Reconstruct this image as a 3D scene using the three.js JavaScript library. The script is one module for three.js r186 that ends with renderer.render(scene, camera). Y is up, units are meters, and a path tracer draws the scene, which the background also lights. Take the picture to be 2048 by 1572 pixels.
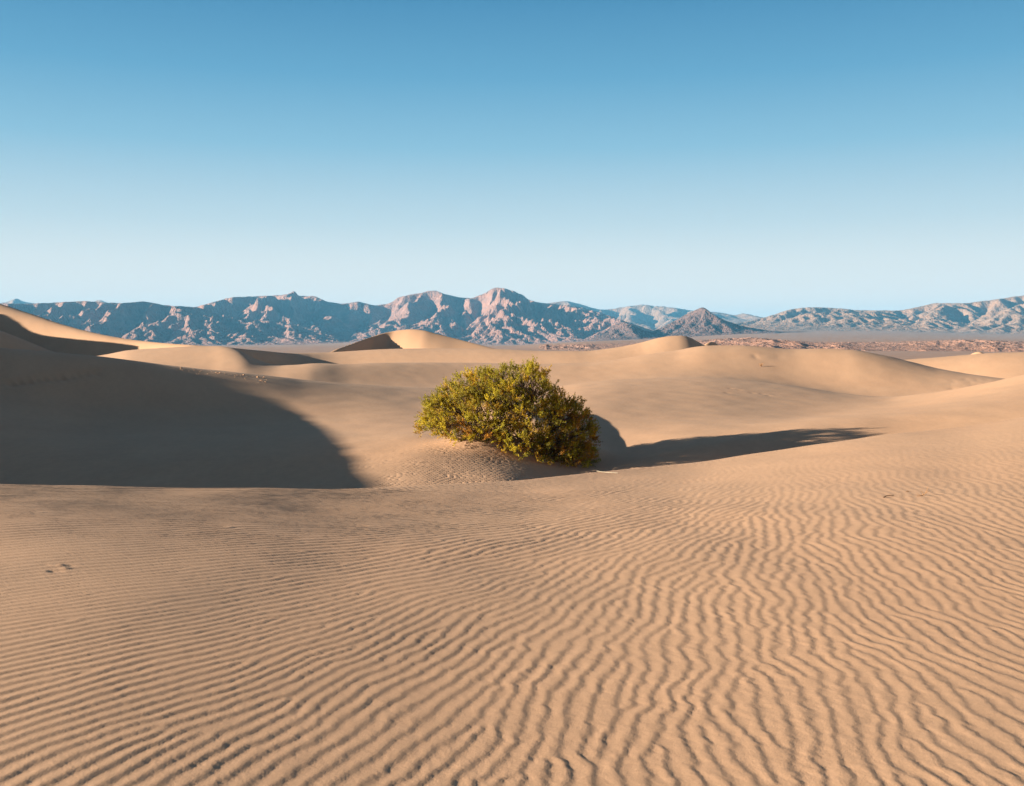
import * as THREE from 'three';
import { mergeGeometries } from 'three/addons/utils/BufferGeometryUtils.js';
import { createNoise2D } from 'simplex-noise';

// ---------------------------------------------------------------- camera, sky, sun, exposure
const PHOTO_W = 2048, PHOTO_H = 1572, FOCAL = 2036, HORIZON = 690, EYE = 1.65;
const PITCH = -Math.atan((PHOTO_H / 2 - HORIZON) / FOCAL);
const scene = new THREE.Scene();
const camera = new THREE.PerspectiveCamera(2 * Math.atan(PHOTO_H / 2 / FOCAL) * 180 / Math.PI, PHOTO_W / PHOTO_H, 0.1, 60000);
camera.position.set(0, EYE, 0);
camera.rotation.x = PITCH;
camera.focus = 24;
camera.userData.fStop = 5.6;

const EXPOSURE = 3.25;
const SUN_ELEVATION = 11.5 * Math.PI / 180, SUN_AHEAD = -9 * Math.PI / 180;
const toSun = new THREE.Vector3(-Math.cos(SUN_ELEVATION) * Math.cos(SUN_AHEAD), Math.sin(SUN_ELEVATION), -Math.cos(SUN_ELEVATION) * Math.sin(SUN_AHEAD));
{
  // clear dry-air sky: pale at the horizon, deep blue overhead, the same all the way round
  const stops = [ // elevation in degrees, linear radiance as seen in the picture
    [0, 1.07, 0.955, 0.86], [2.5, 1.0, 0.935, 0.86], [4.5, 0.83, 0.85, 0.83], [6.7, 0.59, 0.72, 0.78], [10.8, 0.28, 0.525, 0.695], [14.5, 0.142, 0.382, 0.595],
    [18.7, 0.072, 0.258, 0.47], [25, 0.068, 0.168, 0.30], [40, 0.066, 0.097, 0.168], [60, 0.060, 0.070, 0.117], [90, 0.057, 0.061, 0.10]];
  const W = 256, H = 1024, data = new Float32Array(W * H * 4);
  for (let r = 0; r < H; r++) {
    const el = Math.max(0, ((r + 0.5) / H - 0.5) * 180);
    let k = 0;
    while (k < stops.length - 2 && el > stops[k + 1][0]) k++;
    const a = stops[k], b = stops[k + 1], t = Math.min(1, Math.max(0, (el - a[0]) / (b[0] - a[0])));
    for (let c = 0; c < W; c++) {
      for (let j = 0; j < 3; j++) data[(r * W + c) * 4 + j] = (a[j + 1] + (b[j + 1] - a[j + 1]) * t) / EXPOSURE;
      data[(r * W + c) * 4 + 3] = 1;
    }
  }
  const sky = new THREE.DataTexture(data, W, H, THREE.RGBAFormat, THREE.FloatType);
  sky.mapping = THREE.EquirectangularReflectionMapping;
  sky.magFilter = THREE.LinearFilter;
  sky.needsUpdate = true;
  scene.background = sky;
  scene.environment = sky;
}
const sun = new THREE.DirectionalLight(new THREE.Color().setRGB(0.93, 0.86, 0.69), 5);
sun.name = 'sun';
sun.position.copy(toSun).multiplyScalar(200);
sun.target.position.set(0, 0, -40);
sun.position.add(sun.target.position);
sun.castShadow = true;
sun.shadow.mapSize.set(4096, 4096);
Object.assign(sun.shadow.camera, { left: -90, right: 90, top: 90, bottom: -90, near: 1, far: 600 });
sun.shadow.radius = 1;
scene.add(sun, sun.target);
scene.fog = new THREE.FogExp2(new THREE.Color().setRGB(0.18, 0.60, 1.0), 0.000042);

// ---------------------------------------------------------------- helpers
function mulberry(a) { return () => { a |= 0; a = a + 0x6D2B79F5 | 0; let t = Math.imul(a ^ a >>> 15, 1 | a); t = t + Math.imul(t ^ t >>> 7, 61 | t) ^ t; return ((t ^ t >>> 14) >>> 0) / 4294967296; }; }
const noiseA = createNoise2D(mulberry(11)), noiseB = createNoise2D(mulberry(23)), noiseC = createNoise2D(mulberry(37));
const clamp = (x, a, b) => Math.min(b, Math.max(a, x));
const smooth = (a, b, x) => { const t = clamp((x - a) / (b - a), 0, 1); return t * t * (3 - 2 * t); };
const lerp = (a, b, t) => a + (b - a) * t;
function fbm(n, x, y, oct) { let s = 0, a = 1, t = 0; for (let i = 0; i < oct; i++) { s += a * n(x, y); t += a; a *= 0.5; x = x * 2.03 + 7.1; y = y * 2.03 - 3.7; } return s / t; }
function tag(o, label, category, group, kind) {
  if (label) o.userData.label = label;
  if (category) o.userData.category = category;
  if (group) o.userData.group = group;
  if (kind) o.userData.kind = kind;
  return o;
}
// where the sight line through a point of the photograph passes at a given depth
function at(px, py, depth) {
  const x = (px - PHOTO_W / 2) / FOCAL, y = (PHOTO_H / 2 - py) / FOCAL;
  const y2 = y * Math.cos(PITCH) + Math.sin(PITCH), z2 = y * Math.sin(PITCH) - Math.cos(PITCH), k = depth / -z2;
  return [x * k, EYE + y2 * k, -depth];
}
// monotone cubic interpolation
function slopes(xs, ys) {
  const n = xs.length, d = [], m = new Array(n).fill(0);
  for (let i = 0; i < n - 1; i++) d.push((ys[i + 1] - ys[i]) / (xs[i + 1] - xs[i]));
  m[0] = d[0]; m[n - 1] = d[n - 2];
  for (let i = 1; i < n - 1; i++) {
    if (d[i - 1] * d[i] <= 0) continue;
    const w1 = 2 * (xs[i + 1] - xs[i]) + xs[i] - xs[i - 1], w2 = xs[i + 1] - xs[i] + 2 * (xs[i] - xs[i - 1]);
    m[i] = (w1 + w2) / (w1 / d[i - 1] + w2 / d[i]);
  }
  return m;
}
function hermite(xs, ys, m, x) {
  const n = xs.length;
  if (x <= xs[0]) return ys[0];
  if (x >= xs[n - 1]) return ys[n - 1];
  let i = 0;
  while (x > xs[i + 1]) i++;
  const h = xs[i + 1] - xs[i], t = (x - xs[i]) / h, t2 = t * t, t3 = t2 * t;
  return (2 * t3 - 3 * t2 + 1) * ys[i] + (t3 - 2 * t2 + t) * h * m[i] + (3 * t2 - 2 * t3) * ys[i + 1] + (t3 - t2) * h * m[i + 1];
}
function curve(points) { const xs = points.map((p) => p[0]), ys = points.map((p) => p[1]), m = slopes(xs, ys); return (x) => hermite(xs, ys, m, x); }

// ---------------------------------------------------------------- dune relief: crest and hollow lines surveyed across the view
const BEARING_LO = -2.4, BEARING_HI = 1.8, BEARINGS = 2400;
function surveyed(points, fromPhoto, even = 22) { // -> tables of depth and height against bearing s = x / depth
  const p = points.map((q) => {
    if (!fromPhoto) return [(q[0] - 1024) / FOCAL, q[1], q[2]];
    const w = at(q[0], q[1], q[2]);
    return [w[0] / q[2], q[2], w[1]];
  });
  const fd = curve(p.map((q) => [q[0], q[1]])), fh = curve(p.map((q) => [q[0], q[2]]));
  const D = new Float64Array(BEARINGS), H = new Float64Array(BEARINGS);
  for (let i = 0; i < BEARINGS; i++) { const s = lerp(BEARING_LO, BEARING_HI, i / (BEARINGS - 1)); D[i] = fd(s); H[i] = fh(s); }
  const soft = (a, r) => { // the wind rounds off every corner
    const k = Math.max(1, Math.round(r / FOCAL / (BEARING_HI - BEARING_LO) * BEARINGS));
    for (let pass = 0; pass < 2; pass++) {
      const b = a.slice();
      for (let i = 0; i < BEARINGS; i++) { let t = 0, w = 0; for (let q = -k; q <= k; q++) if (i + q >= 0 && i + q < BEARINGS) { t += b[i + q]; w++; } a[i] = t / w; }
    }
  };
  soft(D, Math.max(even, 22)); soft(H, even);
  return { D, H };
}
const crest = [[-1500, 950, 9.6], [-400, 962, 11.6], [0, 969, 12.3], [200, 974, 12.7], [400, 977, 13.2], [560, 978.5, 13.7], [740, 977, 14.3], [900, 970, 15], [1024, 963, 15.6], [1100, 956, 16.1], [1190, 946, 16.8], [1348, 931, 18], [1480, 914, 18.6], [1621, 892, 19], [1792, 868, 19.5], [1930, 853, 20], [2048, 834, 20.5], [2500, 770, 22]];
const lines = [
  surveyed([[-1500, -30, 0], [3000, -30, 0]]),
  surveyed([[-1500, 0, 0], [3000, 0, 0]]),
  surveyed([[-1500, 4.5, 0.10], [0, 4.5, 0.06], [1024, 4.5, -0.02], [2048, 4.5, 0.03], [3000, 4.5, 0.05]]),
  surveyed([[-1500, 8.5, 0.14], [0, 8.5, 0.07], [1024, 8.5, -0.09], [2048, 8.5, 0.07], [3000, 8.5, 0.2]]),
  surveyed(crest, true),
  surveyed(crest.map(([px, py, d]) => { const w = at(px, py, d), k = 1 - smooth(900, 1500, px); return [px, d + 1.0, w[1] - lerp(0.14, 0.36, k)]; })),
  surveyed([[-1500, 15, -1.3], [0, 18.5, -1.5], [400, 19, -1.5], [740, 19, -1.15], [1000, 20, -1.12], [1190, 20.3, -1.5], [1348, 20.8, -1.4], [1600, 21.8, -1.05], [1792, 22.6, -0.8], [2048, 23.5, -0.42], [2600, 24, 0.6]]),
  surveyed([[-1500, 900, 23], [0, 905, 25], [200, 915, 25], [400, 915, 25], [600, 905, 25], [740, 898, 25], [850, 891, 25], [940, 895, 25], [1000, 904, 25], [1050, 913, 25], [1100, 922, 25], [1190, 936, 25], [1260, 921, 25.3], [1348, 899, 26], [1500, 871, 27.5], [1640, 850, 28.5], [1775, 834, 29.5], [1900, 819, 30], [2048, 803, 30], [2600, 750, 30]], true),
  surveyed([[-1500, 760, 32], [0, 790, 35], [200, 815, 36], [400, 830, 36], [600, 835, 36], [740, 834, 36], [870, 836, 36], [1000, 837, 36], [1190, 836, 36], [1400, 831, 37], [1600, 831, 38], [1775, 817, 39], [1900, 800, 37], [2048, 775, 36], [2600, 720, 33]], true),
  surveyed([[-1500, 600, 34], [-400, 650, 39], [0, 695, 41], [200, 713, 42.5], [370, 735, 44], [520, 750, 46], [640, 764, 48], [760, 773, 50], [870, 778, 52], [1000, 780, 54], [1100, 777, 56], [1160, 768, 57], [1250, 760, 59], [1400, 757, 60], [1500, 763, 59], [1600, 775, 56], [1700, 791, 52], [1760, 796, 50], [1850, 789, 47], [1950, 772, 44], [2048, 750, 42], [2600, 640, 38]], true),
  surveyed([[-1500, 46, 1], [0, 58, -0.5], [440, 65, -0.8], [557, 61, -1.1], [700, 67, -1.25], [1000, 71, -1.4], [1400, 74, -0.6], [1750, 66, -1.7], [2048, 58, -1.2], [2600, 52, 1]]),
  surveyed([[-1500, 700, 90], [0, 722, 98], [100, 720, 99], [200, 711, 100], [260, 700, 99], [320, 696, 98], [380, 693, 97], [440, 692, 95], [465, 696, 92], [487, 704, 89], [505, 714, 87], [521, 722, 85], [540, 728, 83], [557, 731, 82], [594, 730, 81.5], [631, 727, 82.5], [700, 728.5, 85], [752, 726, 87.5], [957, 726, 93], [1060, 728, 92], [1163, 726, 91], [1231, 719, 92], [1300, 708, 93], [1350, 701, 94], [1416, 691, 93], [1480, 690.5, 92], [1519, 693, 91], [1587, 698, 90], [1640, 697, 89], [1700, 699, 87], [1750, 707, 85], [1770, 711, 84.5], [1816, 722, 83], [1881, 738, 80], [1963, 752, 75], [2048, 762, 70], [2600, 780, 60]], true, 7),
  surveyed([[-1500, 110, -1], [0, 118, -1.2], [440, 107, -1], [594, 128, -3.0], [900, 124, -2.4], [1300, 122, -1.2], [1480, 118, -2.4], [1816, 108, -3.2], [2048, 95, -2.5], [2600, 85, -2]]),
  surveyed([[-1500, 520, 160], [-300, 560, 185], [-100, 585, 162], [0, 608, 153], [60, 627, 146], [130, 650, 137], [200, 668, 129], [270, 680, 123], [340, 687, 116], [400, 691, 112], [440, 693.5, 114], [457, 695, 118], [521, 701, 132], [594, 706, 158], [650, 705, 166], [700, 702, 169], [760, 698.5, 168], [821, 697, 166], [957, 697, 160], [1094, 702, 152], [1163, 702, 149], [1231, 695, 149], [1282, 685, 151], [1316, 676, 150], [1340, 672, 149.5], [1360, 671, 149], [1378, 674, 148.5], [1400, 686, 148], [1420, 694, 147], [1500, 700, 145], [1600, 705, 142], [1700, 712, 139], [1780, 723, 136], [1816, 719, 135], [1870, 715, 133], [1929, 710, 131], [1980, 706, 129], [2048, 704, 126], [2600, 690, 115]], true, 5),
  surveyed([[-1500, 225, -2], [0, 215, -3], [300, 170, -3.5], [594, 175, -4.5], [957, 188, -4.6], [1350, 176, -4.4], [1816, 160, -5], [2600, 145, -4.5]]),
  surveyed([[-1500, 260, -6.2], [3000, 260, -6.2]]),
  surveyed([[-1500, 420, -7.2], [3000, 420, -7.2]]),
];
const isCrest = lines.map((l, k) => [0, 1, 4, 9, 11, 13, 15, 16].includes(k));
const KN = lines.length, kx = new Float64Array(KN), ky = new Float64Array(KN), kd = new Float64Array(KN);
function baseHeight(x, depth) {
  const s = x / Math.max(depth, 2.5);
  const f = clamp((s - BEARING_LO) / (BEARING_HI - BEARING_LO), 0, 0.99999) * (BEARINGS - 1), i = Math.floor(f), t = f - i;
  for (let k = 0; k < KN; k++) { const l = lines[k]; kx[k] = l.D[i] + (l.D[i + 1] - l.D[i]) * t; ky[k] = l.H[i] + (l.H[i + 1] - l.H[i]) * t; }
  if (depth <= kx[0]) return ky[0];
  if (depth >= kx[KN - 1]) return ky[KN - 1];
  let k = 0;
  while (depth > kx[k + 1]) k++;
  const tangent = (j) => {
    if (j === 0 || j === KN - 1) return 0;
    const h0 = kx[j] - kx[j - 1], h1 = kx[j + 1] - kx[j], d0 = (ky[j] - ky[j - 1]) / h0, d1 = (ky[j + 1] - ky[j]) / h1;
    return isCrest[j] ? 0 : (h1 * d0 + h0 * d1) / (h0 + h1);
  };
  const h = kx[k + 1] - kx[k], u = (depth - kx[k]) / h, u2 = u * u, u3 = u2 * u;
  return (2 * u3 - 3 * u2 + 1) * ky[k] + (u3 - 2 * u2 + u) * h * tangent(k) + (3 * u2 - 2 * u3) * ky[k + 1] + (u3 - u2) * h * tangent(k + 1);
}
// rounded mounds and hollows on top of that: x, depth, height, radius along x, radius along depth, turn
const mounds = [
  [-0.5, 25.4, 0.40, 1.0, 0.95, 0.3],
];
function moundHeight(x, depth) {
  let h = 0;
  for (const [mx, md, mh, rx, rd, turn] of mounds) {
    const dx = x - mx, dd = depth - md, c = Math.cos(turn), s = Math.sin(turn), a = (dx * c + dd * s) / rx, b = (-dx * s + dd * c) / rd, q = a * a + b * b;
    if (q < 9) h += mh * Math.exp(-q);
  }
  return h;
}
// the tall dunes left of the view, whose crests throw the long morning shadows: crest points found by following the shadow's edge back towards the sun
const tallCrests = [];
function ground0(x, depth) { return baseHeight(x, depth) + moundHeight(x, depth); }
function onGround(px, py, from, to) {
  let last = from;
  for (let d = from; d < to; d += 0.1) {
    const p = at(px, py, d);
    if (p[1] < ground0(p[0], d)) return at(px, py, (d + last) / 2);
    last = d;
  }
  return at(px, py, to);
}
function tallDune(edge, away, from, to, extra) {
  const pts = edge.map(([px, py, more]) => {
    const p = onGround(px, py, from, to), t = away + (more ?? 0);
    return [p[0] + toSun.x * t, p[1] + toSun.y * t, -p[2] - toSun.z * t];
  });
  const c = new THREE.CatmullRomCurve3([...extra[0], ...pts, ...extra[1]].map((q) => new THREE.Vector3(...q)), false, 'centripetal');
  tallCrests.push(c.getSpacedPoints(28).map((v) => v.toArray()));
}
tallDune([[722, 977], [716, 945], [700, 908], [665, 872], [612, 835], [545, 797], [475, 767], [405, 745]], 18, 15.5, 70,
  [[[-15, -1.5, 13], [-17.2, -1.1, 15.3]], [[-33, 2.2, 46], [-37, 0.5, 52]]]);
tallDune([[275, 692], [239, 687], [137, 677], [85, 670], [58, 661], [34, 643], [5, 627]], 22, 60, 210,
  [[], []]);
const leeCrest = tallCrests.length;
tallDune([[1158, 820], [1188, 829], [1216, 846], [1238, 870, -0.5], [1256, 898, -1.4]], 3.3, 18, 60, [[], []]);
const lee = tallCrests.splice(leeCrest, 1)[0];
function leeHeight(x, depth) {
  let best = -1e9;
  for (let i = 0; i < lee.length - 1; i++) {
    const [ax, ay, ad] = lee[i], [bx, by, bd] = lee[i + 1], ex = bx - ax, ed = bd - ad, t = clamp(((x - ax) * ex + (depth - ad) * ed) / (ex * ex + ed * ed), 0, 1), d = Math.hypot(x - ax - ex * t, depth - ad - ed * t);
    best = Math.max(best, ay + (by - ay) * t + 0.12 - Math.sqrt(d * d * 0.16 + 0.0144));
  }
  return best;
}
function tallHeight(x, depth) {
  let best = -1e9;
  for (const c of tallCrests) {
    for (let i = 0; i < c.length - 1; i++) {
      const [ax, ay, ad] = c[i], [bx, by, bd] = c[i + 1], ex = bx - ax, ed = bd - ad;
      const t = clamp(((x - ax) * ex + (depth - ad) * ed) / (ex * ex + ed * ed), 0, 1), d = Math.hypot(x - ax - ex * t, depth - ad - ed * t);
      best = Math.max(best, ay + (by - ay) * t + 0.25 - Math.sqrt(d * d * 0.2 + 0.0625));
    }
  }
  return best;
}
function smoothMax(a, b, k) { const h = Math.max(k - Math.abs(a - b), 0) / k; return Math.max(a, b) + h * h * k * 0.25; }
function ground(x, depth) {
  let h = ground0(x, depth);
  if (x < -0.3 * depth && depth > 5 && depth < 170) h = smoothMax(h, tallHeight(x, depth), 0.5);
  if (Math.abs(x) < 4 && depth > 22 && depth < 37) h = smoothMax(h, leeHeight(x, depth), 0.25);
  return h;
}

// ---------------------------------------------------------------- wind ripples
const WAVE = 0.096;
const waveGrowth = (x, d) => 1 + (0.18 + 0.37 * smooth(2, -1.5, x)) * smooth(5.5, 10, d) * (1 - smooth(15, 18, d));
const ripples = (() => {
  const rnd = mulberry(5), cell = 0.068, x0 = -21, d0 = 2.4, nx = Math.ceil(42 / cell), nd = Math.ceil(31 / cell), sigma = 0.088, reach = 3;
  const id = new Int32Array(nx * nd).fill(-1), X = [], D = [], KX = [], KD = [], P = [];
  for (let j = 0; j < nd; j++) for (let i = 0; i < nx; i++) {
    const x = x0 + (i + 0.5 + (rnd() - 0.5) * 0.8) * cell, d = d0 + (j + 0.5 + (rnd() - 0.5) * 0.8) * cell, turn = rnd() - 0.5, phase = rnd() * 2 * Math.PI;
    if (Math.abs(x) > 0.6 * d + 2.6) continue;
    let heading = -8.5 - 9 * clamp(x, -4.2, 4) + 5.2 * Math.min(d, 11);
    heading = clamp(heading, -14, 57);
    heading = lerp(heading, 14 + 10 * noiseB(x * 0.12, d * 0.12), smooth(15.5, 19, d));
    const wild = lerp(lerp(0.25, 1, smooth(-3, 1.5, x)), 1, smooth(15, 19, d));
    heading += wild * (15 * noiseA(x * 1.3, d * 0.8) + 12 * noiseB(x * 3.4 + 9, d * 2.2)) + 6 * noiseC(x * 0.5, d * 0.5) + turn * 8 * wild;
    const h = heading * Math.PI / 180, wave = WAVE * waveGrowth(x, d) * (1 + 0.10 * noiseC(x * 0.9 + 31, d * 0.9)) * lerp(1, 1.25, smooth(15, 22, d)), k = 2 * Math.PI / wave;
    id[j * nx + i] = X.length;
    X.push(x); D.push(d); KX.push(k * Math.cos(h)); KD.push(-k * Math.sin(h)); P.push(phase);
  }
  const gauss = new Float32Array(1024), R2 = (reach * cell) ** 2;
  for (let i = 0; i < 1024; i++) { const q = i / 1023; gauss[i] = Math.exp(-q * R2 / (2 * sigma * sigma)) * (1 - q) ; }
  const out = [0, 0];
  function sum(x, d, skip, below = 1e9) {
    const ci = Math.floor((x - x0) / cell), cj = Math.floor((d - d0) / cell);
    let re = 0, im = 0;
    for (let j = Math.max(0, cj - reach); j <= Math.min(nd - 1, cj + reach); j++) for (let i = Math.max(0, ci - reach); i <= Math.min(nx - 1, ci + reach); i++) {
      const k = id[j * nx + i];
      if (k < 0 || k === skip || k > below) continue;
      const dx = x - X[k], dd = d - D[k], q = (dx * dx + dd * dd) / R2;
      if (q >= 1) continue;
      const w = gauss[q * 1023 | 0], a = KX[k] * dx + KD[k] * dd + P[k];
      re += w * Math.cos(a); im += w * Math.sin(a);
    }
    out[0] = re; out[1] = im;
    return out;
  }
  // neighbouring trains of ripples fall into step, which leaves a few forks where they cannot
  for (let pass = 0; pass < 4; pass++) for (let k = 0; k < X.length; k++) { const [re, im] = sum(X[k], D[k], k, pass ? 1e9 : k); if (re || im) P[k] = Math.atan2(im, re); }
  return (x, d) => {
    // crests are not ruled lines: they jog and fray over a hand's breadth
    const wild = lerp(0.22, 1, smooth(-3, 1.5, x)), jog = wild * (0.017 * noiseA(x * 5.5 + 40, d * 4.2) + 0.010 * noiseB(x * 13, d * 10.5 + 3)) + 0.003 * wild * noiseC(x * 34, d * 30);
    const [re, im] = sum(x + jog, d - jog * 0.4, -1), size = Math.hypot(re, im), f = (Math.atan2(im, re) / (2 * Math.PI) + 1) % 1, a = 0.73;
    const shape = f < a ? 0.5 - 0.5 * Math.cos(Math.PI * f / a) : 0.5 + 0.5 * Math.cos(Math.PI * (f - a) / (1 - a));
    return (shape - 0.5) * smooth(0.15, 2.2, size);
  };
})();
function rippleDepth(x, d) { // crest to trough in metres
  if (d < 2.6 || d > 32) return 0;
  const s = x / d;
  let a = 0.0037 * (1 + 0.15 * noiseC(x * 0.6, d * 0.6)) * (1 + 0.2 * noiseA(x * 2.3 + 4, d * 2.3)) * (1 + 0.12 * noiseB(x * 6.5, d * 5)) * waveGrowth(x, d) * (1 + 0.55 * smooth(6.5, 12, d) * (1 - smooth(1, 4, x)));
  a *= lerp(1, 1.12, smooth(0.5, -2.5, x));
  // beyond the near crest: deep in front of the bush, faint on the smooth slopes
  const far = smooth(14.5, 19, d), inFront = smooth(-4.2, -2.6, x) * (1 - smooth(1.6, 3.0, x)) * smooth(17, 19, d) * (1 - smooth(24.3, 26, d));
  const right = smooth(1.5, 4, x);
  a *= lerp(lerp(1, 0.5, right * smooth(8, 15, d)), 0.24 + 2.5 * inFront, lerp(far, smooth(18, 21, d), right));
  return a;
}
// marks in the sand: x, depth, radius, height (minus = dent)
const marks = [];
{
  const rnd = mulberry(77);
  const mark = (px, py, from, to, r, h) => { const p = onGround(px, py, from, to); marks.push([p[0], -p[2], r, h]); };
  for (const [px, py, r, h] of [[104, 1141, 0.032, -0.008], [119, 1142, 0.028, -0.005], [104, 1131, 0.02, 0.007], [120, 1131, 0.024, 0.010], [130, 1134, 0.026, 0.008], [141, 1134, 0.03, -0.005], [92, 1142, 0.03, 0.003]]) mark(px, py, 5, 12, r, h);
  for (let i = 0; i < 34; i++) mark(6 + i * 6 + rnd() * 3, 767 - i * 0.75 + rnd() * 3, 30, 60, 0.12 + rnd() * 0.08, -0.06);
  for (const [px, py] of [[1455, 785], [1462, 777], [1478, 780], [1505, 786], [1524, 788], [1538, 791], [1552, 790]]) mark(px, py, 40, 65, 0.16, -0.05);
  for (let i = 0; i < 40; i++) mark(1885 + rnd() * 90, 778 - rnd() * 22, 50, 90, 0.16 + rnd() * 0.1, -0.035);
  for (let i = 0; i < 26; i++) mark(1495 + rnd() * 75, 704 + rnd() * 14, 70, 100, 0.16 + rnd() * 0.1, -0.03);
}
const markGrid = new Map();
for (const m of marks) for (let i = Math.floor(m[0] - 1); i <= Math.floor(m[0] + 1); i++) for (let j = Math.floor(m[1] - 1); j <= Math.floor(m[1] + 1); j++) { const k = i * 1000 + j; if (!markGrid.has(k)) markGrid.set(k, []); markGrid.get(k).push(m); }
function sandHeight(x, depth) {
  let h = ground(x, depth);
  const a = rippleDepth(x, depth);
  if (a > 0.0003 && Math.abs(x) < 0.6 * depth + 2.3) h += a * ripples(x, depth);
  if (depth > 2) {
    const list = markGrid.get(Math.floor(x) * 1000 + Math.floor(depth));
    if (list) for (const [mx, md, r, mh] of list) { const q = ((x - mx) ** 2 + (depth - md) ** 2) / (r * r); if (q < 6) h += mh * Math.exp(-q) * (1 - 0.9 * q * Math.exp(-q)); }
    h += 0.010 * noiseB(x * 0.5, depth * 0.4) * smooth(3, 8, depth);
    if (depth < 16) h += 0.0004 * noiseC(x * 26, depth * 26) + 0.0003 * noiseA(x * 61, depth * 61);
  }
  return h;
}

// ---------------------------------------------------------------- materials
function noiseTexture(size, fn, srgb, repeat) {
  const d = new Uint8Array(size * size * 4);
  for (let j = 0; j < size; j++) for (let i = 0; i < size; i++) { const v = fn(i, j); for (let c = 0; c < 3; c++) d[(j * size + i) * 4 + c] = clamp(Array.isArray(v) ? v[c] : v, 0, 255); d[(j * size + i) * 4 + 3] = 255; }
  const t = new THREE.DataTexture(d, size, size);
  t.wrapS = t.wrapT = THREE.RepeatWrapping; t.magFilter = THREE.LinearFilter; t.minFilter = THREE.LinearMipmapLinearFilter; t.generateMipmaps = true;
  if (srgb) t.colorSpace = THREE.SRGBColorSpace;
  t.repeat.set(repeat, repeat);
  t.needsUpdate = true;
  return t;
}
function tiled(n, size, scale, oct) { // noise on a torus blend, so that the tile has no seam
  return (i, j) => {
    const u = i / size, v = j / size, wu = smooth(0, 1, u), wv = smooth(0, 1, v), f = (a, b) => fbm(n, a * scale, b * scale, oct);
    return lerp(lerp(f(u, v), f(u - 1, v), wu), lerp(f(u, v - 1), f(u - 1, v - 1), wu), wv);
  };
}
const sandMaterial = (() => {
  const rnd = mulberry(3), size = 768, coarse = tiled(noiseA, size, 9, 4), fine = tiled(noiseB, size, 60, 3);
  const map = noiseTexture(size, (i, j) => { const g = coarse(i, j) * 7 + fine(i, j) * 6 + (rnd() - 0.5) * 22; return [236 + g, 236 + g * 1.05, 234 + g * 1.2]; }, true, 1 / 1.9);
  const bump = noiseTexture(size, (i, j) => 128 + fine(i, j) * 40 + (rnd() - 0.5) * 90, false, 1 / 1.3);
  return new THREE.MeshStandardMaterial({ name: 'sand', color: new THREE.Color().setRGB(0.655, 0.362, 0.212), map, bumpMap: bump, bumpScale: 0.0026, roughness: 0.95 });
})();

// ---------------------------------------------------------------- the dune field
{
  const us = [];
  for (const u of [-14, -9, -6, -4, -3, -2.4]) us.push(u);
  for (let u = -2.2; u < -0.715; u += 0.022) us.push(u);
  const fine = 680;
  for (let i = 0; i <= fine; i++) us.push(-0.7 + 1.4 * i / fine);
  for (let u = 0.74; u < 1.7; u += 0.06) us.push(u);
  for (const u of [1.8, 2.4, 3.5, 6, 14]) us.push(u);
  const ds = [-40, -20, -10, -5, -2, 0, 1, 2, 2.6];
  for (let d = 2.9; d < 29;) { ds.push(d); d += d < 3.3 ? 0.04 : clamp(d * d / (EYE * FOCAL / 2) * 0.85, 0.0125, d < 14.3 ? 0.022 : d < 20 ? 0.06 : d < 25 ? 0.05 : 0.12); }
  for (let d = 29; d < 66; d += 0.3) ds.push(d);
  for (let d = 66; d < 430; d *= 1.011) ds.push(d);
  const nc = us.length, nr = ds.length, pos = new Float32Array(nc * nr * 3), uv = new Float32Array(nc * nr * 2), col = new Float32Array(nc * nr * 3), index = new Uint32Array((nc - 1) * (nr - 1) * 6);
  let n = 0;
  for (let j = 0; j < nr; j++) {
    const d = ds[j], w = Math.sqrt(d * d + 16);
    for (let i = 0; i < nc; i++, n++) {
      const x = us[i] * (d < 0 ? 4 : w);
      pos[n * 3] = x; pos[n * 3 + 1] = sandHeight(x, d); pos[n * 3 + 2] = -d;
      uv[n * 2] = x; uv[n * 2 + 1] = d;
      const v = 1 + 0.05 * fbm(noiseC, x * 0.35, d * 0.22, 3) + 0.03 * noiseB(x * 2.7, d * 1.3);
      col[n * 3] = v; col[n * 3 + 1] = v * (1 + 0.012 * noiseA(x * 0.2, d * 0.2)); col[n * 3 + 2] = v * (1 + 0.02 * noiseA(x * 0.2, d * 0.2));
    }
  }
  let q = 0;
  for (let j = 0; j < nr - 1; j++) for (let i = 0; i < nc - 1; i++) { const a = j * nc + i, b = a + 1, c = a + nc, e = c + 1; index[q++] = a; index[q++] = b; index[q++] = c; index[q++] = b; index[q++] = e; index[q++] = c; }
  const g = new THREE.BufferGeometry();
  g.setAttribute('position', new THREE.BufferAttribute(pos, 3));
  g.setAttribute('uv', new THREE.BufferAttribute(uv, 2));
  g.setAttribute('color', new THREE.BufferAttribute(col, 3));
  g.setIndex(new THREE.BufferAttribute(index, 1));
  g.computeVertexNormals();
  const mottled = sandMaterial.clone();
  mottled.name = 'mottled_sand';
  mottled.vertexColors = true;
  const m = new THREE.Mesh(g, mottled);
  m.name = 'sand_dunes';
  tag(m, 'rolling tan sand dunes with wind ripples in the foreground', null, null, 'structure');
  scene.add(m);
  console.log('dunes', nc, nr, index.length / 3);
}

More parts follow.
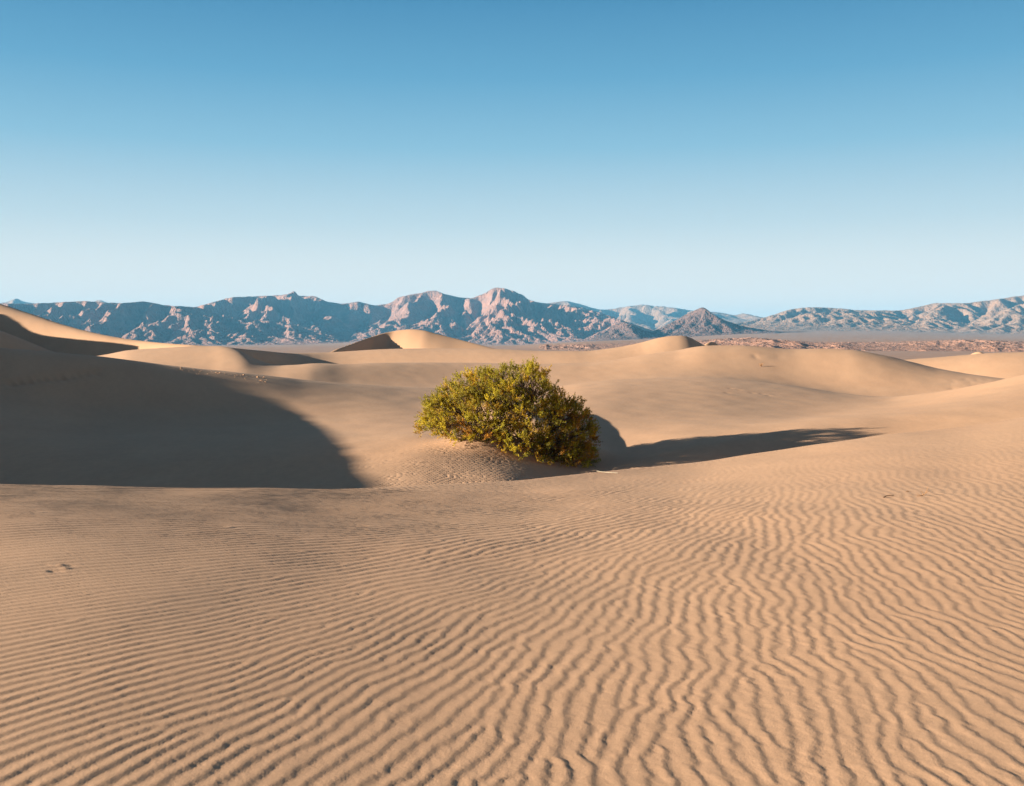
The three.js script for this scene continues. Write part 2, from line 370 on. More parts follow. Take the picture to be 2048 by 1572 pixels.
// ---------------------------------------------------------------- dunes standing alone behind the field
function loneDune(name, label, cx, cd, half, halfD, step, fn) {
  const nx = Math.round(2 * half / step) + 1, nd = Math.round(2 * halfD / step) + 1, g = new THREE.PlaneGeometry(2 * half, 2 * halfD, nx - 1, nd - 1);
  g.rotateX(-Math.PI / 2);
  const p = g.attributes.position, uv = g.attributes.uv;
  for (let i = 0; i < p.count; i++) { const x = p.getX(i), d = -p.getZ(i); p.setY(i, fn(x, d)); uv.setXY(i, x, d); }
  g.computeVertexNormals();
  const m = new THREE.Mesh(g, sandMaterial);
  m.name = name;
  m.position.set(cx, 0, -cd);
  scene.add(m);
  return tag(m, label, null, null, 'structure');
}
{
  // height of a dune whose crest stands at `top`, falling by `front` towards the viewer and `back` behind
  const fall = (top, k, front, back) => Math.max(-8, top - ((front + back) / 2 * Math.sqrt(k * k + 0.5) - (front - back) / 2 * k) - 0.004 * k * k);
  // crescent dune: windward back to the left, a hollow slip face turned right and towards the viewer
  const d0 = 225, w = (px, py) => at(px, py, d0), c = w(840, 700);
  const top = curve([[640, 775], [672, 712], [690, 700], [710, 689], [735, 673], [760, 663], [790, 657], [815, 655.5], [840, 658], [870, 665.5], [910, 675.5], [950, 685.5], [985, 694.5], [1015, 702], [1050, 735], [1075, 775]]);
  const crestAt = curve([[640, -24], [700, -15], [748, 6], [780, 10], [815, 9], [850, 7], [900, 4], [1000, -6], [1075, -12]]);
  loneDune('crescent_dune', 'crescent dune with a dark hollow slip face behind the sand ridge', c[0], d0, 26, 48, 0.4, (x, d) => {
    const px = 1024 + (x + c[0]) / d0 * FOCAL;
    return fall(w(px, top(px))[1], d - crestAt(px), lerp(0.5, 0.24, smooth(730, 900, px)), 0.2);
  });
  const d1 = 185, w1 = (px, py) => at(px, py, d1), c1 = w1(1425, 690), top1 = curve([[1360, 775], [1385, 710], [1395, 695], [1408, 684], [1420, 680.5], [1430, 681], [1438, 685], [1446, 690], [1455, 697], [1465, 710], [1490, 775]]);
  loneDune('dark_dune', 'small dark shaded dune hump behind the bright ridge', c1[0], d1, 6.2, 22, 0.2, (x, d) => { const px = 1024 + (x + c1[0]) / d1 * FOCAL; return fall(w1(px, top1(px))[1], d - (px - 1425) * 0.12, 0.6, 0.3); });
  const d2 = 170, w2 = (px, py) => at(px, py, d2), c2 = w2(1958, 700), top2 = curve([[1890, 775], [1925, 715], [1940, 708], [1950, 702], [1957, 700], [1966, 702.5], [1980, 706], [2000, 715], [2030, 775]]);
  loneDune('sand_hump', 'small pointed sand hump on the skyline of the golden slope, right', c2[0], d2, 6, 22, 0.2, (x, d) => { const px = 1024 + (x + c2[0]) / d2 * FOCAL; return fall(w2(px, top2(px))[1], d, 0.5, 0.3); });
}

// ---------------------------------------------------------------- valley floor and fans
const floorFar = curve([[-3, 0], [-0.5, 0], [-0.28, 0], [-0.2, 8], [-0.1, 34], [-0.05, 4], [0, 2], [0.05, 18], [0.12, 40], [0.26, 92], [0.36, 88], [0.5, 70], [1, 70], [3, 70]]);
function valley(x, d) {
  const s = clamp(x / Math.max(d, 100), -3, 3), far = floorFar(s), right = smooth(-0.05, 0.12, s);
  if (d < 1400) return lerp(-7.6, -8.6, smooth(300, 1400, d));
  const a = lerp(-8.6, lerp(-6, 12, right), smooth(1400, 2700, d)), b = far - lerp(-6, 12, right);
  return a + b * Math.pow(clamp((d - 2500) / 4000, 0, 3), 1.35) * (d > 2500 ? 1 : 0);
}
const earthTexture = (() => { const size = 512, f = tiled(noiseC, size, 7, 5), g = tiled(noiseA, size, 40, 3); return noiseTexture(size, (i, j) => { const v = f(i, j) * 26 + g(i, j) * 22; return [222 + v, 222 + v * 1.05, 224 + v * 1.05]; }, true, 1); })();
function withRepeat(t, metres) { const c = t.clone(); c.repeat.set(1 / metres, 1 / metres); c.needsUpdate = true; return c; }
{
  const us = [], ds = [];
  for (let u = -5; u < -0.7; u += 0.25) us.push(u);
  for (let i = 0; i <= 160; i++) us.push(-0.65 + 1.3 * i / 160);
  for (let u = 0.75; u <= 5; u += 0.25) us.push(u);
  for (let d = 170; d < 20000; d *= 1.03) ds.push(d);
  const nc = us.length, nr = ds.length, pos = [], uv = [], index = [];
  for (let j = 0; j < nr; j++) for (let i = 0; i < nc; i++) { const x = us[i] * ds[j]; pos.push(x, valley(x, ds[j]) + fbm(noiseA, x * 0.004, ds[j] * 0.004, 3) * smooth(600, 3000, ds[j]) * 3, -ds[j]); uv.push(x, ds[j]); }
  for (let j = 0; j < nr - 1; j++) for (let i = 0; i < nc - 1; i++) { const a = j * nc + i, b = a + 1, c = a + nc; index.push(a, b, c, b, c + 1, c); }
  const g = new THREE.BufferGeometry();
  g.setAttribute('position', new THREE.Float32BufferAttribute(pos, 3));
  g.setAttribute('uv', new THREE.Float32BufferAttribute(uv, 2));
  g.setIndex(index);
  g.computeVertexNormals();
  const m = new THREE.Mesh(g, new THREE.MeshStandardMaterial({ name: 'desert_pavement', color: new THREE.Color().setRGB(0.50, 0.26, 0.16), map: withRepeat(earthTexture, 420), roughness: 0.95 }));
  m.name = 'valley_floor';
  scene.add(tag(m, 'flat desert valley floor rising in fans to the mountains', null, null, 'structure'));
}

// ---------------------------------------------------------------- mountains: uplifted and cut by running water
function erode(nx, nd, cell, uplift, o) {
  const N = nx * nd, h = new Float64Array(N), rcv = new Int32Array(N), dist = new Float64Array(N), area = new Float64Array(N), rnd = mulberry(o.seed);
  for (let i = 0; i < N; i++) h[i] = uplift[i] * (o.start ?? 60) + rnd() * cell * 0.25;
  const deg = new Int32Array(N), order = new Int32Array(N), off = [-1, 1, -nx, nx, -nx - 1, -nx + 1, nx - 1, nx + 1], len = [1, 1, 1, 1, Math.SQRT2, Math.SQRT2, Math.SQRT2, Math.SQRT2];
  for (let step = 0; step < o.steps; step++) {
    deg.fill(0);
    for (let j = 0; j < nd; j++) for (let i = 0; i < nx; i++) {
      const k = j * nx + i;
      rcv[k] = k;
      if (i === 0 || j === 0 || i === nx - 1 || j === nd - 1) continue;
      let best = 0;
      for (let q = 0; q < 8; q++) { const s = (h[k] - h[k + off[q]]) / len[q]; if (s > best) { best = s; rcv[k] = k + off[q]; dist[k] = len[q] * cell; } }
      if (rcv[k] !== k) deg[rcv[k]]++;
    }
    let head = 0, tail = 0;
    area.fill(1);
    for (let k = 0; k < N; k++) if (!deg[k]) order[tail++] = k;
    while (head < tail) { const k = order[head++], r = rcv[k]; if (r !== k) { area[r] += area[k]; if (--deg[r] === 0) order[tail++] = r; } }
    for (let q = tail - 1; q >= 0; q--) {
      const k = order[q], r = rcv[k];
      const edge = (k % nx === 0 || k % nx === nx - 1 || k < nx || k >= N - nx);
      if (edge) { h[k] = 0; continue; }
      h[k] += uplift[k] * o.rate;
      if (r === k) continue;
      const f = o.cut * Math.pow(area[k], 0.45) * (cell / dist[k]);
      h[k] = (h[k] + f * h[r]) / (1 + f);
      h[k] = Math.min(h[k], h[r] + o.talus * dist[k]);
    }
  }
  return h;
}
const crackTexture = (() => { const size = 1024, f = tiled(noiseB, size, 6, 3), g = tiled(noiseC, size, 17, 4), w = tiled(noiseA, size, 48, 3); return noiseTexture(size, (i, j) => 255 * (0.55 * (1 - Math.abs(f(i, j)) * 1.6) + 0.32 * (1 - Math.abs(g(i, j)) * 1.6) + 0.13 * (0.5 + 0.5 * w(i, j))), false, 1); })();
const rockMaterials = {};
function rock(name, r, g, b, metres, relief) { return rockMaterials[name] ??= new THREE.MeshStandardMaterial({ name, color: new THREE.Color().setRGB(r, g, b), map: withRepeat(earthTexture, metres), bumpMap: withRepeat(crackTexture, metres * 2), bumpScale: relief, roughness: 0.95, vertexColors: true }); }
function range(name, label, material, o) {
  const skyline = curve(o.skyline), nx = Math.round((o.x1 - o.x0) / o.cell) + 1, nd = Math.round((o.d1 - o.d0) / o.cell) + 1, up = new Float64Array(nx * nd);
  const X = (i) => o.x0 + i * o.cell, Dp = (j) => o.d0 + j * o.cell;
  const ridge = o.ridge ?? 0.55;
  const goal = (x) => { const px = 1024 + x / (lerp(o.d0, o.d1, ridge)) * FOCAL; return Math.max(4, at(px, skyline(px), lerp(o.d0, o.d1, ridge))[1] - valley(x, lerp(o.d0, o.d1, ridge))); };
  let most = 0;
  for (let i = 0; i < nx; i++) most = Math.max(most, goal(X(i)));
  for (let j = 0; j < nd; j++) for (let i = 0; i < nx; i++) {
    const t = j / (nd - 1), bend = ridge + (o.wander ?? 0.1) * fbm(noiseA, X(i) / (o.swing ?? 1500) + o.seed, o.seed * 3.1, 2), a = t < bend ? t / bend : (1 - t) / (1 - bend);
    const side = smooth(0, 0.06, i / nx) * smooth(0, 0.06, 1 - i / nx);
    up[j * nx + i] = Math.pow(clamp(a, 0, 1), o.power ?? 0.8) * goal(X(i)) / most * side * (1 + (o.patch ?? 0.45) * fbm(noiseB, X(i) / (o.patchSize ?? 700) + o.seed * 7, Dp(j) / (o.patchSize ?? 700), 3));
  }
  for (let i = 0; i < up.length; i++) up[i] = Math.max(up[i], 0.01);
  const h = erode(nx, nd, o.cell, up, { seed: o.seed, steps: o.steps ?? 70, rate: o.rate ?? 10, cut: o.cut ?? 0.28, talus: o.talus ?? 0.85, start: o.start });
  for (let pass = 0; pass < (o.round ?? 1); pass++) { const g = h.slice(); for (let j = 1; j < nd - 1; j++) for (let i = 1; i < nx - 1; i++) { const k = j * nx + i; h[k] = g[k] * 0.6 + 0.1 * (g[k - 1] + g[k + 1] + g[k - nx] + g[k + nx]); } }
  // rough bedrock on top of the valleys
  for (let j = 0; j < nd; j++) for (let i = 0; i < nx; i++) { const k = j * nx + i; h[k] += Math.min(h[k], 60) / 60 * (o.rough ?? 5) * fbm(noiseC, X(i) / 55, Dp(j) / 55, 3); }
  // raise or lower each part of the range until its top reaches the skyline
  const NB = 500, p0 = 1024 + o.x0 / o.d0 * FOCAL - 50, p1 = 1024 + o.x1 / o.d0 * FOCAL + 50, scale = new Float64Array(NB).fill(1);
  const pxOf = (x, d) => 1024 + x / d * FOCAL, binOf = (px) => clamp((px - p0) / (p1 - p0) * (NB - 1), 0, NB - 1.001);
  for (let pass = 0; pass < 4; pass++) {
    const top = new Float64Array(NB).fill(-1e9), topJ = new Float64Array(NB), topF = new Float64Array(NB);
    for (let j = 0; j < nd; j++) for (let i = 0; i < nx; i++) {
      const x = X(i), d = Dp(j), b = Math.round(binOf(pxOf(x, d))), base = valley(x, d), y = (base + h[j * nx + i] * scale[b] - EYE) / d;
      if (y > top[b]) { top[b] = y; topJ[b] = d; topF[b] = h[j * nx + i] * scale[b]; }
    }
    const ratio = new Float64Array(NB).fill(1);
    for (let b = 0; b < NB; b++) {
      if (topF[b] < 15 && !o.low) { ratio[b] = NaN; continue; }
      const px = p0 + (p1 - p0) * b / (NB - 1), want = at(px, skyline(px), topJ[b])[1], have = EYE + top[b] * topJ[b];
      ratio[b] = clamp((topF[b] + want - have) / topF[b], 0.2, 4);
    }
    const width = Math.round((pass === 3 ? 7 : o.blur ?? 40) / (p1 - p0) * NB);
    for (let b = 0; b < NB; b++) { let s = 0, w = 0; for (let k = -width; k <= width; k++) if (ratio[b + k] > 0) { s += ratio[b + k]; w++; } topF[b] = w ? s / w : 1; }
    for (let b = 0; b < NB; b++) scale[b] = clamp(scale[b] * (pass === 3 ? clamp(topF[b], 0.85, 1.3) : topF[b]), 0.3, 3);
  }
  const pos = new Float32Array(nx * nd * 3), uv = new Float32Array(nx * nd * 2), col = new Float32Array(nx * nd * 3), index = [];
  for (let j = 0; j < nd; j++) for (let i = 0; i < nx; i++) {
    const k = j * nx + i, x = X(i), d = Dp(j), f = binOf(pxOf(x, d)), b = Math.floor(f), sc = lerp(scale[b], scale[b + 1], f - b);
    let y = valley(x, d) - 3 + h[k] * sc * (o.low ? 1 : 1.12);
    if (!o.low) { // worn down to the height of the skyline
      const px = pxOf(x, d), want = at(px, skyline(px), d)[1], soft = 0.0022 * d, e = y - want + soft;
      if (e > 0) y = want - soft * Math.exp(-e / soft) + 0.05 * Math.min(e, 60) * noiseC(x / 90, d / 200);
    }
    pos[k * 3] = x; pos[k * 3 + 1] = y; pos[k * 3 + 2] = -d;
    uv[k * 2] = x; uv[k * 2 + 1] = d;
    const v = 1 + 0.26 * fbm(noiseB, x / 260, d / 260 + y / 45, 3), w = 0.5 + 0.5 * noiseA(x / 900 + 5, y / 55 + d / 1500);
    col[k * 3] = v * lerp(0.92, 1.06, w); col[k * 3 + 1] = v; col[k * 3 + 2] = v * lerp(1.1, 0.94, w);
  }
  for (let j = 0; j < nd - 1; j++) for (let i = 0; i < nx - 1; i++) { const a = j * nx + i, b = a + 1, c = a + nx; if ((i + j) & 1) index.push(a, b, c, b, c + 1, c); else index.push(a, b, c + 1, a, c + 1, c); }
  const g = new THREE.BufferGeometry();
  g.setAttribute('position', new THREE.BufferAttribute(pos, 3));
  g.setAttribute('uv', new THREE.BufferAttribute(uv, 2));
  g.setAttribute('color', new THREE.BufferAttribute(col, 3));
  g.setIndex(index);
  g.computeVertexNormals();
  const m = new THREE.Mesh(g, material);
  m.name = name;
  scene.add(tag(m, label, null, null, 'structure'));
  console.log(name, nx, nd, index.length / 3);
  return m;
}
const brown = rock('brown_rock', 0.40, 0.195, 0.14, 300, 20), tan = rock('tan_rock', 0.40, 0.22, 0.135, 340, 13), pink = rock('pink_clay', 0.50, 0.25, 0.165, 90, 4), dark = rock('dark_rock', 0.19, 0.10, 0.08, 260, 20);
range('mountain_range', 'far pale peaks showing behind the nearer mountains', tan, { x0: -9500, x1: 5200, d0: 12500, d1: 15500, cell: 44, seed: 4, ridge: 0.5, power: 0.9, steps: 50, talus: 0.6, rate: 14,
  skyline: [[-400, 612], [0, 606], [20, 602], [36, 597], [50, 603], [120, 610], [180, 607], [200, 600], [222, 606], [300, 616], [600, 625], [1000, 620], [1060, 612], [1100, 606], [1130, 602], [1160, 608], [1205, 619], [1250, 613], [1300, 608], [1340, 614], [1390, 621], [1440, 624], [1470, 629], [1490, 625], [1530, 633], [1600, 645], [1800, 650]] });
range('mountain_range_001', 'long jagged brown range with the two highest peaks, mid picture', brown, { x0: -3500, x1: 2000, d0: 6800, d1: 11400, cell: 13.5, seed: 8, ridge: 0.62, power: 0.75,
  skyline: [[300, 640], [360, 622], [400, 612], [440, 601], [470, 594], [520, 592], [560, 590], [580, 587], [589, 582], [601, 592], [625, 592], [660, 604], [690, 607], [715, 603], [750, 610], [780, 606], [800, 594], [830, 588], [868, 581], [890, 588], [940, 596], [965, 588], [995, 575], [1020, 580], [1045, 590], [1060, 600], [1090, 606], [1150, 612], [1200, 625], [1260, 645], [1320, 665], [1380, 690], [1500, 700]] });
range('mountain_range_002', 'dark shaded brown range behind the big dune, left edge', brown, { x0: -5200, x1: -900, d0: 6000, d1: 8400, cell: 11, seed: 15, ridge: 0.6, power: 0.7,
  skyline: [[-700, 595], [-300, 600], [-100, 601], [0, 607], [60, 607], [110, 605], [170, 602], [240, 606], [290, 603], [330, 610], [390, 614], [430, 624], [480, 634], [540, 642], [600, 652], [680, 668], [760, 688], [820, 700], [900, 700]] });
range('mountain_range_003', 'rounded tan range rising to the right edge', tan, { x0: 1300, x1: 6000, d0: 6600, d1: 10400, cell: 17, seed: 21, ridge: 0.6, power: 0.7, talus: 0.5, patch: 0.3, steps: 60, rough: 3,
  skyline: [[1360, 680], [1400, 665], [1440, 650], [1500, 640], [1530, 633], [1550, 627], [1580, 618], [1620, 614], [1680, 616], [1720, 620], [1790, 620], [1840, 612], [1870, 606], [1920, 606], [1960, 602], [2020, 594], [2048, 590], [2200, 578], [2500, 570]] });
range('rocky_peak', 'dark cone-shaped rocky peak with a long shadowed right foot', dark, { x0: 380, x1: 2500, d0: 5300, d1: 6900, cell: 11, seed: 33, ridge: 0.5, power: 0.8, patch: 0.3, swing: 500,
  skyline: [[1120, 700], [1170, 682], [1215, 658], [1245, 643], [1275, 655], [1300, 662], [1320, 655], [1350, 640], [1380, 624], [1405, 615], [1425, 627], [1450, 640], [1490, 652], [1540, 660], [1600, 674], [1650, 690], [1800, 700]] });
range('badlands', 'low pinkish badland ridges cut by gullies beyond the dunes', pink, { x0: 30, x1: 1260, d0: 1450, d1: 2330, cell: 3.5, seed: 44, ridge: 0.5, power: 0.35, patch: 0.9, patchSize: 110, rate: 1.2, steps: 40, talus: 0.75, cut: 0.3, rough: 1, start: 6, blur: 22, low: true, round: 1,
  skyline: [[1000, 695], [1050, 690], [1150, 685], [1250, 683], [1350, 681], [1450, 674], [1500, 672], [1560, 676], [1640, 681], [1750, 681], [1850, 678], [1950, 676], [2048, 680], [2300, 680]] });

// ---------------------------------------------------------------- the creosote bush
function leafGeometryArrays() { return { pos: [], nor: [], col: [], idx: [] }; }
function addLeaf(a, p, dir, side, len, wid, col) { // a leaf folded along its midrib: four triangles
  const n = a.pos.length / 3, up = new THREE.Vector3().crossVectors(dir, side).normalize();
  const mid = p.clone().addScaledVector(dir, len * 0.5), tip = p.clone().addScaledVector(dir, len).addScaledVector(up, -0.15 * wid);
  const l = mid.clone().addScaledVector(side, wid * 0.5).addScaledVector(up, wid * 0.22), r = mid.clone().addScaledVector(side, -wid * 0.5).addScaledVector(up, wid * 0.22);
  for (const v of [p, l, tip, r]) { a.pos.push(v.x, v.y, v.z); a.col.push(...col); }
  a.idx.push(n, n + 1, n + 2, n, n + 2, n + 3);
}
function leavesMesh(a, material) {
  const g = new THREE.BufferGeometry();
  g.setAttribute('position', new THREE.Float32BufferAttribute(a.pos, 3));
  g.setAttribute('color', new THREE.Float32BufferAttribute(a.col, 3));
  g.setIndex(a.idx);
  g.computeVertexNormals();
  return new THREE.Mesh(g, material);
}
function stick(points, r0, r1, segs = 6, sides = 5) {
  const c = new THREE.CatmullRomCurve3(points), g = new THREE.TubeGeometry(c, segs, 1, sides, false), p = g.attributes.position;
  for (let i = 0; i < p.count; i++) {
    const ring = Math.floor(i / (sides + 1)), t = ring / segs, q = c.getPointAt(t), r = lerp(r0, r1, t);
    p.setXYZ(i, q.x + (p.getX(i) - q.x) * r, q.y + (p.getY(i) - q.y) * r, q.z + (p.getZ(i) - q.z) * r);
  }
  g.computeVertexNormals();
  g.deleteAttribute('uv');
  return g;
}
const barkMaterial = new THREE.MeshStandardMaterial({ name: 'grey_bark', color: new THREE.Color().setRGB(0.11, 0.065, 0.04), roughness: 0.9 });
const deadMaterial = new THREE.MeshStandardMaterial({ name: 'dead_bark', color: new THREE.Color().setRGB(0.30, 0.14, 0.06), roughness: 0.9 });
const leafMaterial = new THREE.MeshPhysicalMaterial({ name: 'resinous_leaf', color: 0xffffff, vertexColors: true, roughness: 1, transmission: 0.42, thickness: 0, specularIntensity: 0.3, side: THREE.DoubleSide });
{
  const rnd = mulberry(2024), DB = 25.6, M = DB / FOCAL;
  const top = curve([[838, 856], [846, 842], [856, 818], [872, 796], [890, 782], [908, 776], [928, 762], [958, 751], [1000, 746], [1040, 747], [1064, 742], [1082, 756], [1102, 780], [1136, 802], [1160, 816], [1174, 832], [1182, 868], [1188, 890]]);
  const bottom = curve([[838, 860], [860, 866], [900, 872], [940, 881], [980, 896], [1020, 912], [1060, 927], [1100, 938], [1150, 943], [1188, 944]]);
  const bush = new THREE.Group();
  bush.name = 'creosote_bush';
  const rootX = 0.15, rootD = DB;
  bush.position.set(rootX, ground(rootX, rootD), -rootD);
  tag(bush, 'large olive green creosote bush growing on a sand mound', 'bush');
  scene.add(bush);
  // sprays of foliage spread through the crown
  const clumps = [];
  let guard = 0;
  while (clumps.length < 1060 && guard++ < 60000) {
    const px = lerp(839, 1187, rnd()), yt = top(px) + 13 * noiseA(px / 21, 4.2) + 7 * noiseB(px / 8, 1.7) - 3, yb = bottom(px), v = Math.pow(rnd(), 0.85), py = lerp(yb, yt, v);
    if (rnd() > (yb - yt) / 205 + 0.15) continue;
    const across = (px - 1012) / 184, half = 1.85 * Math.sqrt(Math.max(0.02, 1 - across * across)) * Math.sqrt(Math.max(0.04, 1 - 0.88 * v * v)) * lerp(0.8, 1, smooth(0, 0.3, v));
    const dz = (rnd() * 2 - 1) * half, w = at(px, py, DB);
    const inside = Math.min(1 - v, (1 - Math.abs(dz) / half)) + Math.max(0, 0.3 - Math.abs(across));
    
    const gx = w[0], gd = DB + dz, y = Math.max(w[1], ground(gx, gd) + 0.06);
    if (noiseC(gx * 1.9 + 0.8 * gd, y * 1.7 - 0.6 * gd) < -0.28 && rnd() < 0.85) continue;
    const p = new THREE.Vector3(gx, y, -gd);
    if (clumps.some((c) => c.p.distanceTo(p) < 0.085)) continue;
    clumps.push({ p, across, v });
  }
  // limbs rise from a spread of roots and each carries the sprays nearest to its own end
  const limbs = [];
  for (let i = 0; i < 30; i++) { const c = clumps[Math.floor(rnd() * clumps.length)]; limbs.push({ end: c.p, list: [] }); }
  for (const c of clumps) { let best = null, bd = 1e9; for (const l of limbs) { const d = l.end.distanceTo(c.p); if (d < bd) { bd = d; best = l; } } best.list.push(c); }
  const tones = [[0.34, 0.265, 0.010], [0.42, 0.30, 0.012], [0.245, 0.19, 0.012], [0.44, 0.255, 0.012], [0.38, 0.165, 0.012]];
  let leaves = 0;
  for (const l of limbs) {
    if (!l.list.length) continue;
    const mean = new THREE.Vector3();
    for (const c of l.list) mean.add(c.p);
    mean.divideScalar(l.list.length);
    const bx = clamp(rootX + (mean.x - rootX) * 0.45 + (rnd() - 0.5) * 0.3, -1.0, 1.6), bd = DB + (-mean.z - DB) * 0.4;
    const foot = new THREE.Vector3(bx, ground(bx, bd) - 0.05, -bd);
    const bow = foot.clone().lerp(mean, 0.55); bow.y += 0.12 * foot.distanceTo(mean); bow.x += (rnd() - 0.5) * 0.15;
    const end = foot.clone().lerp(mean, 0.85);
    const wood = [stick([foot, foot.clone().lerp(bow, 0.5).add(new THREE.Vector3((rnd() - 0.5) * 0.08, 0.02, (rnd() - 0.5) * 0.08)), bow, end], 0.022, 0.010, 8)];
    const a = leafGeometryArrays();
    for (const c of l.list) {
      const from = bow.clone().lerp(end, rnd()), out = c.p.clone().sub(new THREE.Vector3(rootX, foot.y + 0.2, -rootD)).normalize();
      const k = from.clone().lerp(c.p, 0.6); k.y += 0.05; k.x += (rnd() - 0.5) * 0.1;
      wood.push(stick([from, k, c.p], 0.008, 0.0035, 5, 4));
      const warm = rnd() + 0.35 * smooth(0.1, 0.8, c.across) + 0.25 * (1 - c.v), tone = tones[warm > 1.15 ? 4 : warm > 0.9 ? 3 : Math.floor(rnd() * 3)];
      const shade = 0.7 + rnd() * 0.65, size = lerp(0.65, 1.45, rnd() * rnd() + 0.2);
      const twigs = 6 + Math.floor(rnd() * 3);
      for (let t = 0; t < twigs; t++) {
        const dir = out.clone().multiplyScalar(0.8).add(new THREE.Vector3(rnd() - 0.5, rnd() * 0.9 - 0.15, rnd() - 0.5).multiplyScalar(1.9)).normalize();
        const length = (0.10 + rnd() * 0.16) * size, start = c.p.clone().add(new THREE.Vector3(rnd() - 0.5, rnd() - 0.5, rnd() - 0.5).multiplyScalar(0.09));
        const tip = start.clone().addScaledVector(dir, length); tip.y = Math.max(tip.y, ground(tip.x, -tip.z) + 0.02);
        if (t < 3) wood.push(stick([start, start.clone().lerp(tip, 0.5).add(new THREE.Vector3(0, 0.008, 0)), tip], 0.003, 0.0012, 2, 3));
        const n = Math.round(length / 0.0095);
        for (let q = 0; q < n; q++) {
          const p = start.clone().lerp(tip, 0.12 + 0.88 * (q + rnd()) / n).add(new THREE.Vector3(rnd() - 0.5, rnd() - 0.5, rnd() - 0.5).multiplyScalar(0.03));
          // leaves turn their faces to the low morning sun
          const face = toSun.clone().multiplyScalar(0.75).add(new THREE.Vector3(rnd() - 0.5, rnd() - 0.5, rnd() - 0.5).multiplyScalar(1.8)).normalize();
          const ls = dir.clone().add(new THREE.Vector3(rnd() - 0.5, rnd() - 0.3, rnd() - 0.5).multiplyScalar(2)).cross(face).normalize(), ld = face.clone().cross(ls).normalize(), f = shade * (0.8 + rnd() * 0.4);
          addLeaf(a, p, ld, ls, 0.028 + rnd() * 0.02, 0.015 + rnd() * 0.012, [tone[0] * f, tone[1] * f, tone[2] * f]);
          leaves++;
        }
      }
    }
    const rootAt = bush.position, branch = new THREE.Mesh(mergeGeometries(wood), barkMaterial);
    branch.geometry.translate(-rootAt.x, -rootAt.y, -rootAt.z);
    branch.name = 'branch';
    const foliage = leavesMesh(a, leafMaterial);
    foliage.geometry.translate(-rootAt.x, -rootAt.y, -rootAt.z);
    foliage.name = 'foliage';
    foliage.userData.kind = 'stuff';
    branch.add(foliage);
    bush.add(branch);
  }
  for (let i = 0; i < 26; i++) { // bare stems that droop over the lit bank
    const x0 = lerp(-0.9, 0.7, rnd()), d0 = DB - 0.2 - rnd() * 0.7, a = lerp(2.2, 4.0, rnd()), l = 0.3 + rnd() * 0.55, x1 = x0 + Math.cos(a) * l, d1 = d0 - Math.abs(Math.sin(a)) * l * 0.8;
    const p0 = new THREE.Vector3(x0, ground(x0, d0) - 0.03, -d0), p2 = new THREE.Vector3(x1, ground(x1, d1) + 0.03 + rnd() * 0.22, -d1), p1 = p0.clone().lerp(p2, 0.5).add(new THREE.Vector3(0, 0.12 + rnd() * 0.1, 0));
    const side = p1.clone().lerp(p2, 0.6).add(new THREE.Vector3((rnd() - 0.5) * 0.2, 0.05 + rnd() * 0.08, (rnd() - 0.5) * 0.2));
    const m = new THREE.Mesh(mergeGeometries([stick([p0, p1, p2], 0.009, 0.003, 7, 5), stick([p1, p1.clone().lerp(side, 0.5), side], 0.005, 0.002, 4, 4)]), deadMaterial);
    m.geometry.translate(-bush.position.x, -bush.position.y, -bush.position.z);
    m.name = 'dead_stem';
    bush.add(m);
  }
  console.log('clumps', clumps.length, 'leaves', leaves);
}

// ---------------------------------------------------------------- small things on the sand
const dryMaterial = new THREE.MeshStandardMaterial({ name: 'dry_stem', color: new THREE.Color().setRGB(0.30, 0.14, 0.055), roughness: 0.85 });
const paleMaterial = new THREE.MeshStandardMaterial({ name: 'bleached_wood', color: new THREE.Color().setRGB(0.62, 0.5, 0.36), roughness: 0.85 });
function lying(name, label, category, px, py, from, to, material, sticks) {
  const p = onGround(px, py, from, to), g = new THREE.Mesh(mergeGeometries(sticks.map(([pts, r0, r1]) => stick(pts.map(([x, y, z]) => new THREE.Vector3(x, y + ground(p[0] + x, -p[2] - z) - ground(p[0], -p[2]), z)), r0, r1, 8, 6))), material);
  g.name = name;
  g.position.set(p[0], ground(p[0], -p[2]), p[2]);
  scene.add(tag(g, label, category));
}
lying('dry_twig', 'thin orange-brown bent twig lying on the rippled sand, right', 'twig', 1777, 994, 6, 20, dryMaterial, [[[[-0.07, 0.006, 0.05], [-0.03, 0.014, 0.01], [0.01, 0.016, 0], [0.065, 0.012, -0.02]], 0.006, 0.004]]);
lying('dry_twig_001', 'small forked dry sprig standing out of the sand', 'twig', 1845, 991, 6, 20, dryMaterial, [
  [[[-0.06, 0.004, 0], [0, 0.008, 0], [0.03, 0.03, 0], [0.06, 0.09, -0.01]], 0.005, 0.002], [[[0, 0.006, 0], [0.005, 0.03, 0], [-0.02, 0.06, 0]], 0.004, 0.0015], [[[0.03, 0.03, 0], [0.05, 0.045, 0.01], [0.075, 0.05, 0]], 0.003, 0.0012], [[[-0.02, 0.006, 0], [-0.04, 0.02, 0.01], [-0.065, 0.03, 0]], 0.003, 0.0012]]);
lying('twig_scrap', 'tiny dark scrap of twig between the two dry twigs', 'twig', 1815, 983, 6, 20, dryMaterial, [[[[-0.015, 0.004, 0], [0, 0.006, 0], [0.015, 0.004, 0]], 0.004, 0.003]]);
lying('bleached_stick', 'pale bleached stick lying at the right foot of the bush', 'stick', 1208, 945, 15, 30, paleMaterial, [[[[-0.12, 0.025, -0.02], [0, 0.01, 0], [0.22, 0.006, 0.06]], 0.009, 0.004]]);

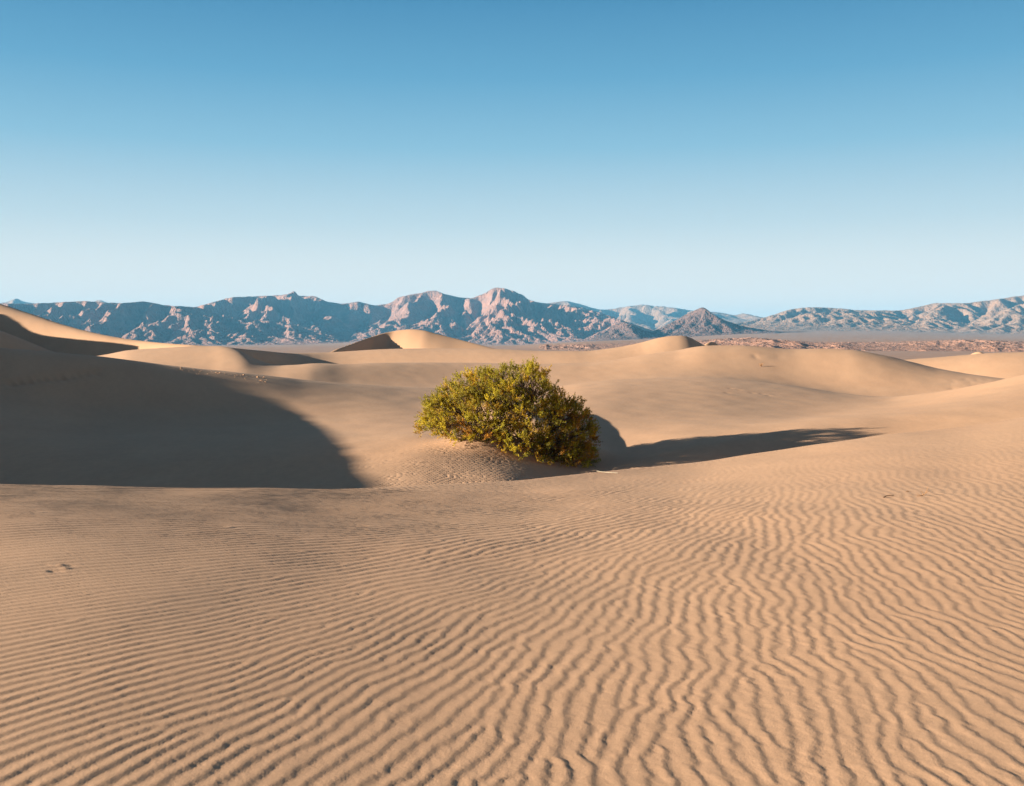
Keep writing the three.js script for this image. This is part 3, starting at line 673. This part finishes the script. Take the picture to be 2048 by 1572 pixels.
// clods of damp sand that broke off along the ridge
{
  const rnd = mulberry(909), parts = [];
  for (let i = 0; i < 70; i++) {
    const px = 345 + rnd() * 190, line = lerp(735, 752, (px - 370) / 150), p = onGround(px, line + 1.5 + rnd() * rnd() * 16, 30, 60), r = 0.012 + rnd() * rnd() * 0.045, g = new THREE.IcosahedronGeometry(r, 1), q = g.attributes.position;
    for (let k = 0; k < q.count; k++) { const f = 1 + 0.3 * noiseA(q.getX(k) / r * 0.9 + i, q.getY(k) / r * 0.9 + q.getZ(k) / r); q.setXYZ(k, q.getX(k) * f, q.getY(k) * f * 0.7, q.getZ(k) * f); }
    g.computeVertexNormals();
    g.translate(p[0], ground(p[0], -p[2]) + r * 0.3, p[2]);
    parts.push(g);
  }
  const m = new THREE.Mesh(mergeGeometries(parts), sandMaterial);
  m.name = 'sand_clods';
  scene.add(tag(m, 'crumbs of broken sand crust strewn along the shaded ridge', 'sand clods', null, 'stuff'));
}
{
  const rnd = mulberry(31), p = onGround(1522, 733, 40, 100), stems = [];
  for (let i = 0; i < 26; i++) { const a = rnd() * 6.283, l = 0.12 + rnd() * 0.16, s = 0.5 + rnd(); stems.push(stick([new THREE.Vector3(0.02 * Math.cos(a), -0.02, 0.02 * Math.sin(a)), new THREE.Vector3(0.07 * s * Math.cos(a), l * 0.6, 0.07 * s * Math.sin(a)), new THREE.Vector3(0.16 * s * Math.cos(a), l, 0.16 * s * Math.sin(a))], 0.008, 0.003, 4, 4)); }
  const m = new THREE.Mesh(mergeGeometries(stems), dryMaterial);
  m.name = 'grass_tuft';
  m.position.set(p[0], ground(p[0], -p[2]), p[2]);
  scene.add(tag(m, 'tiny lone dry tuft on the bright dune slope, far right of the bush', 'tuft'));
}

const renderer = new THREE.WebGLRenderer({ antialias: true });
renderer.setSize(1024, 786);
renderer.toneMapping = THREE.LinearToneMapping;
renderer.toneMappingExposure = EXPOSURE;
renderer.shadowMap.enabled = true;
scene.traverse((o) => { if (o.isMesh) { o.castShadow = true; o.receiveShadow = true; } });
renderer.render(scene, camera);
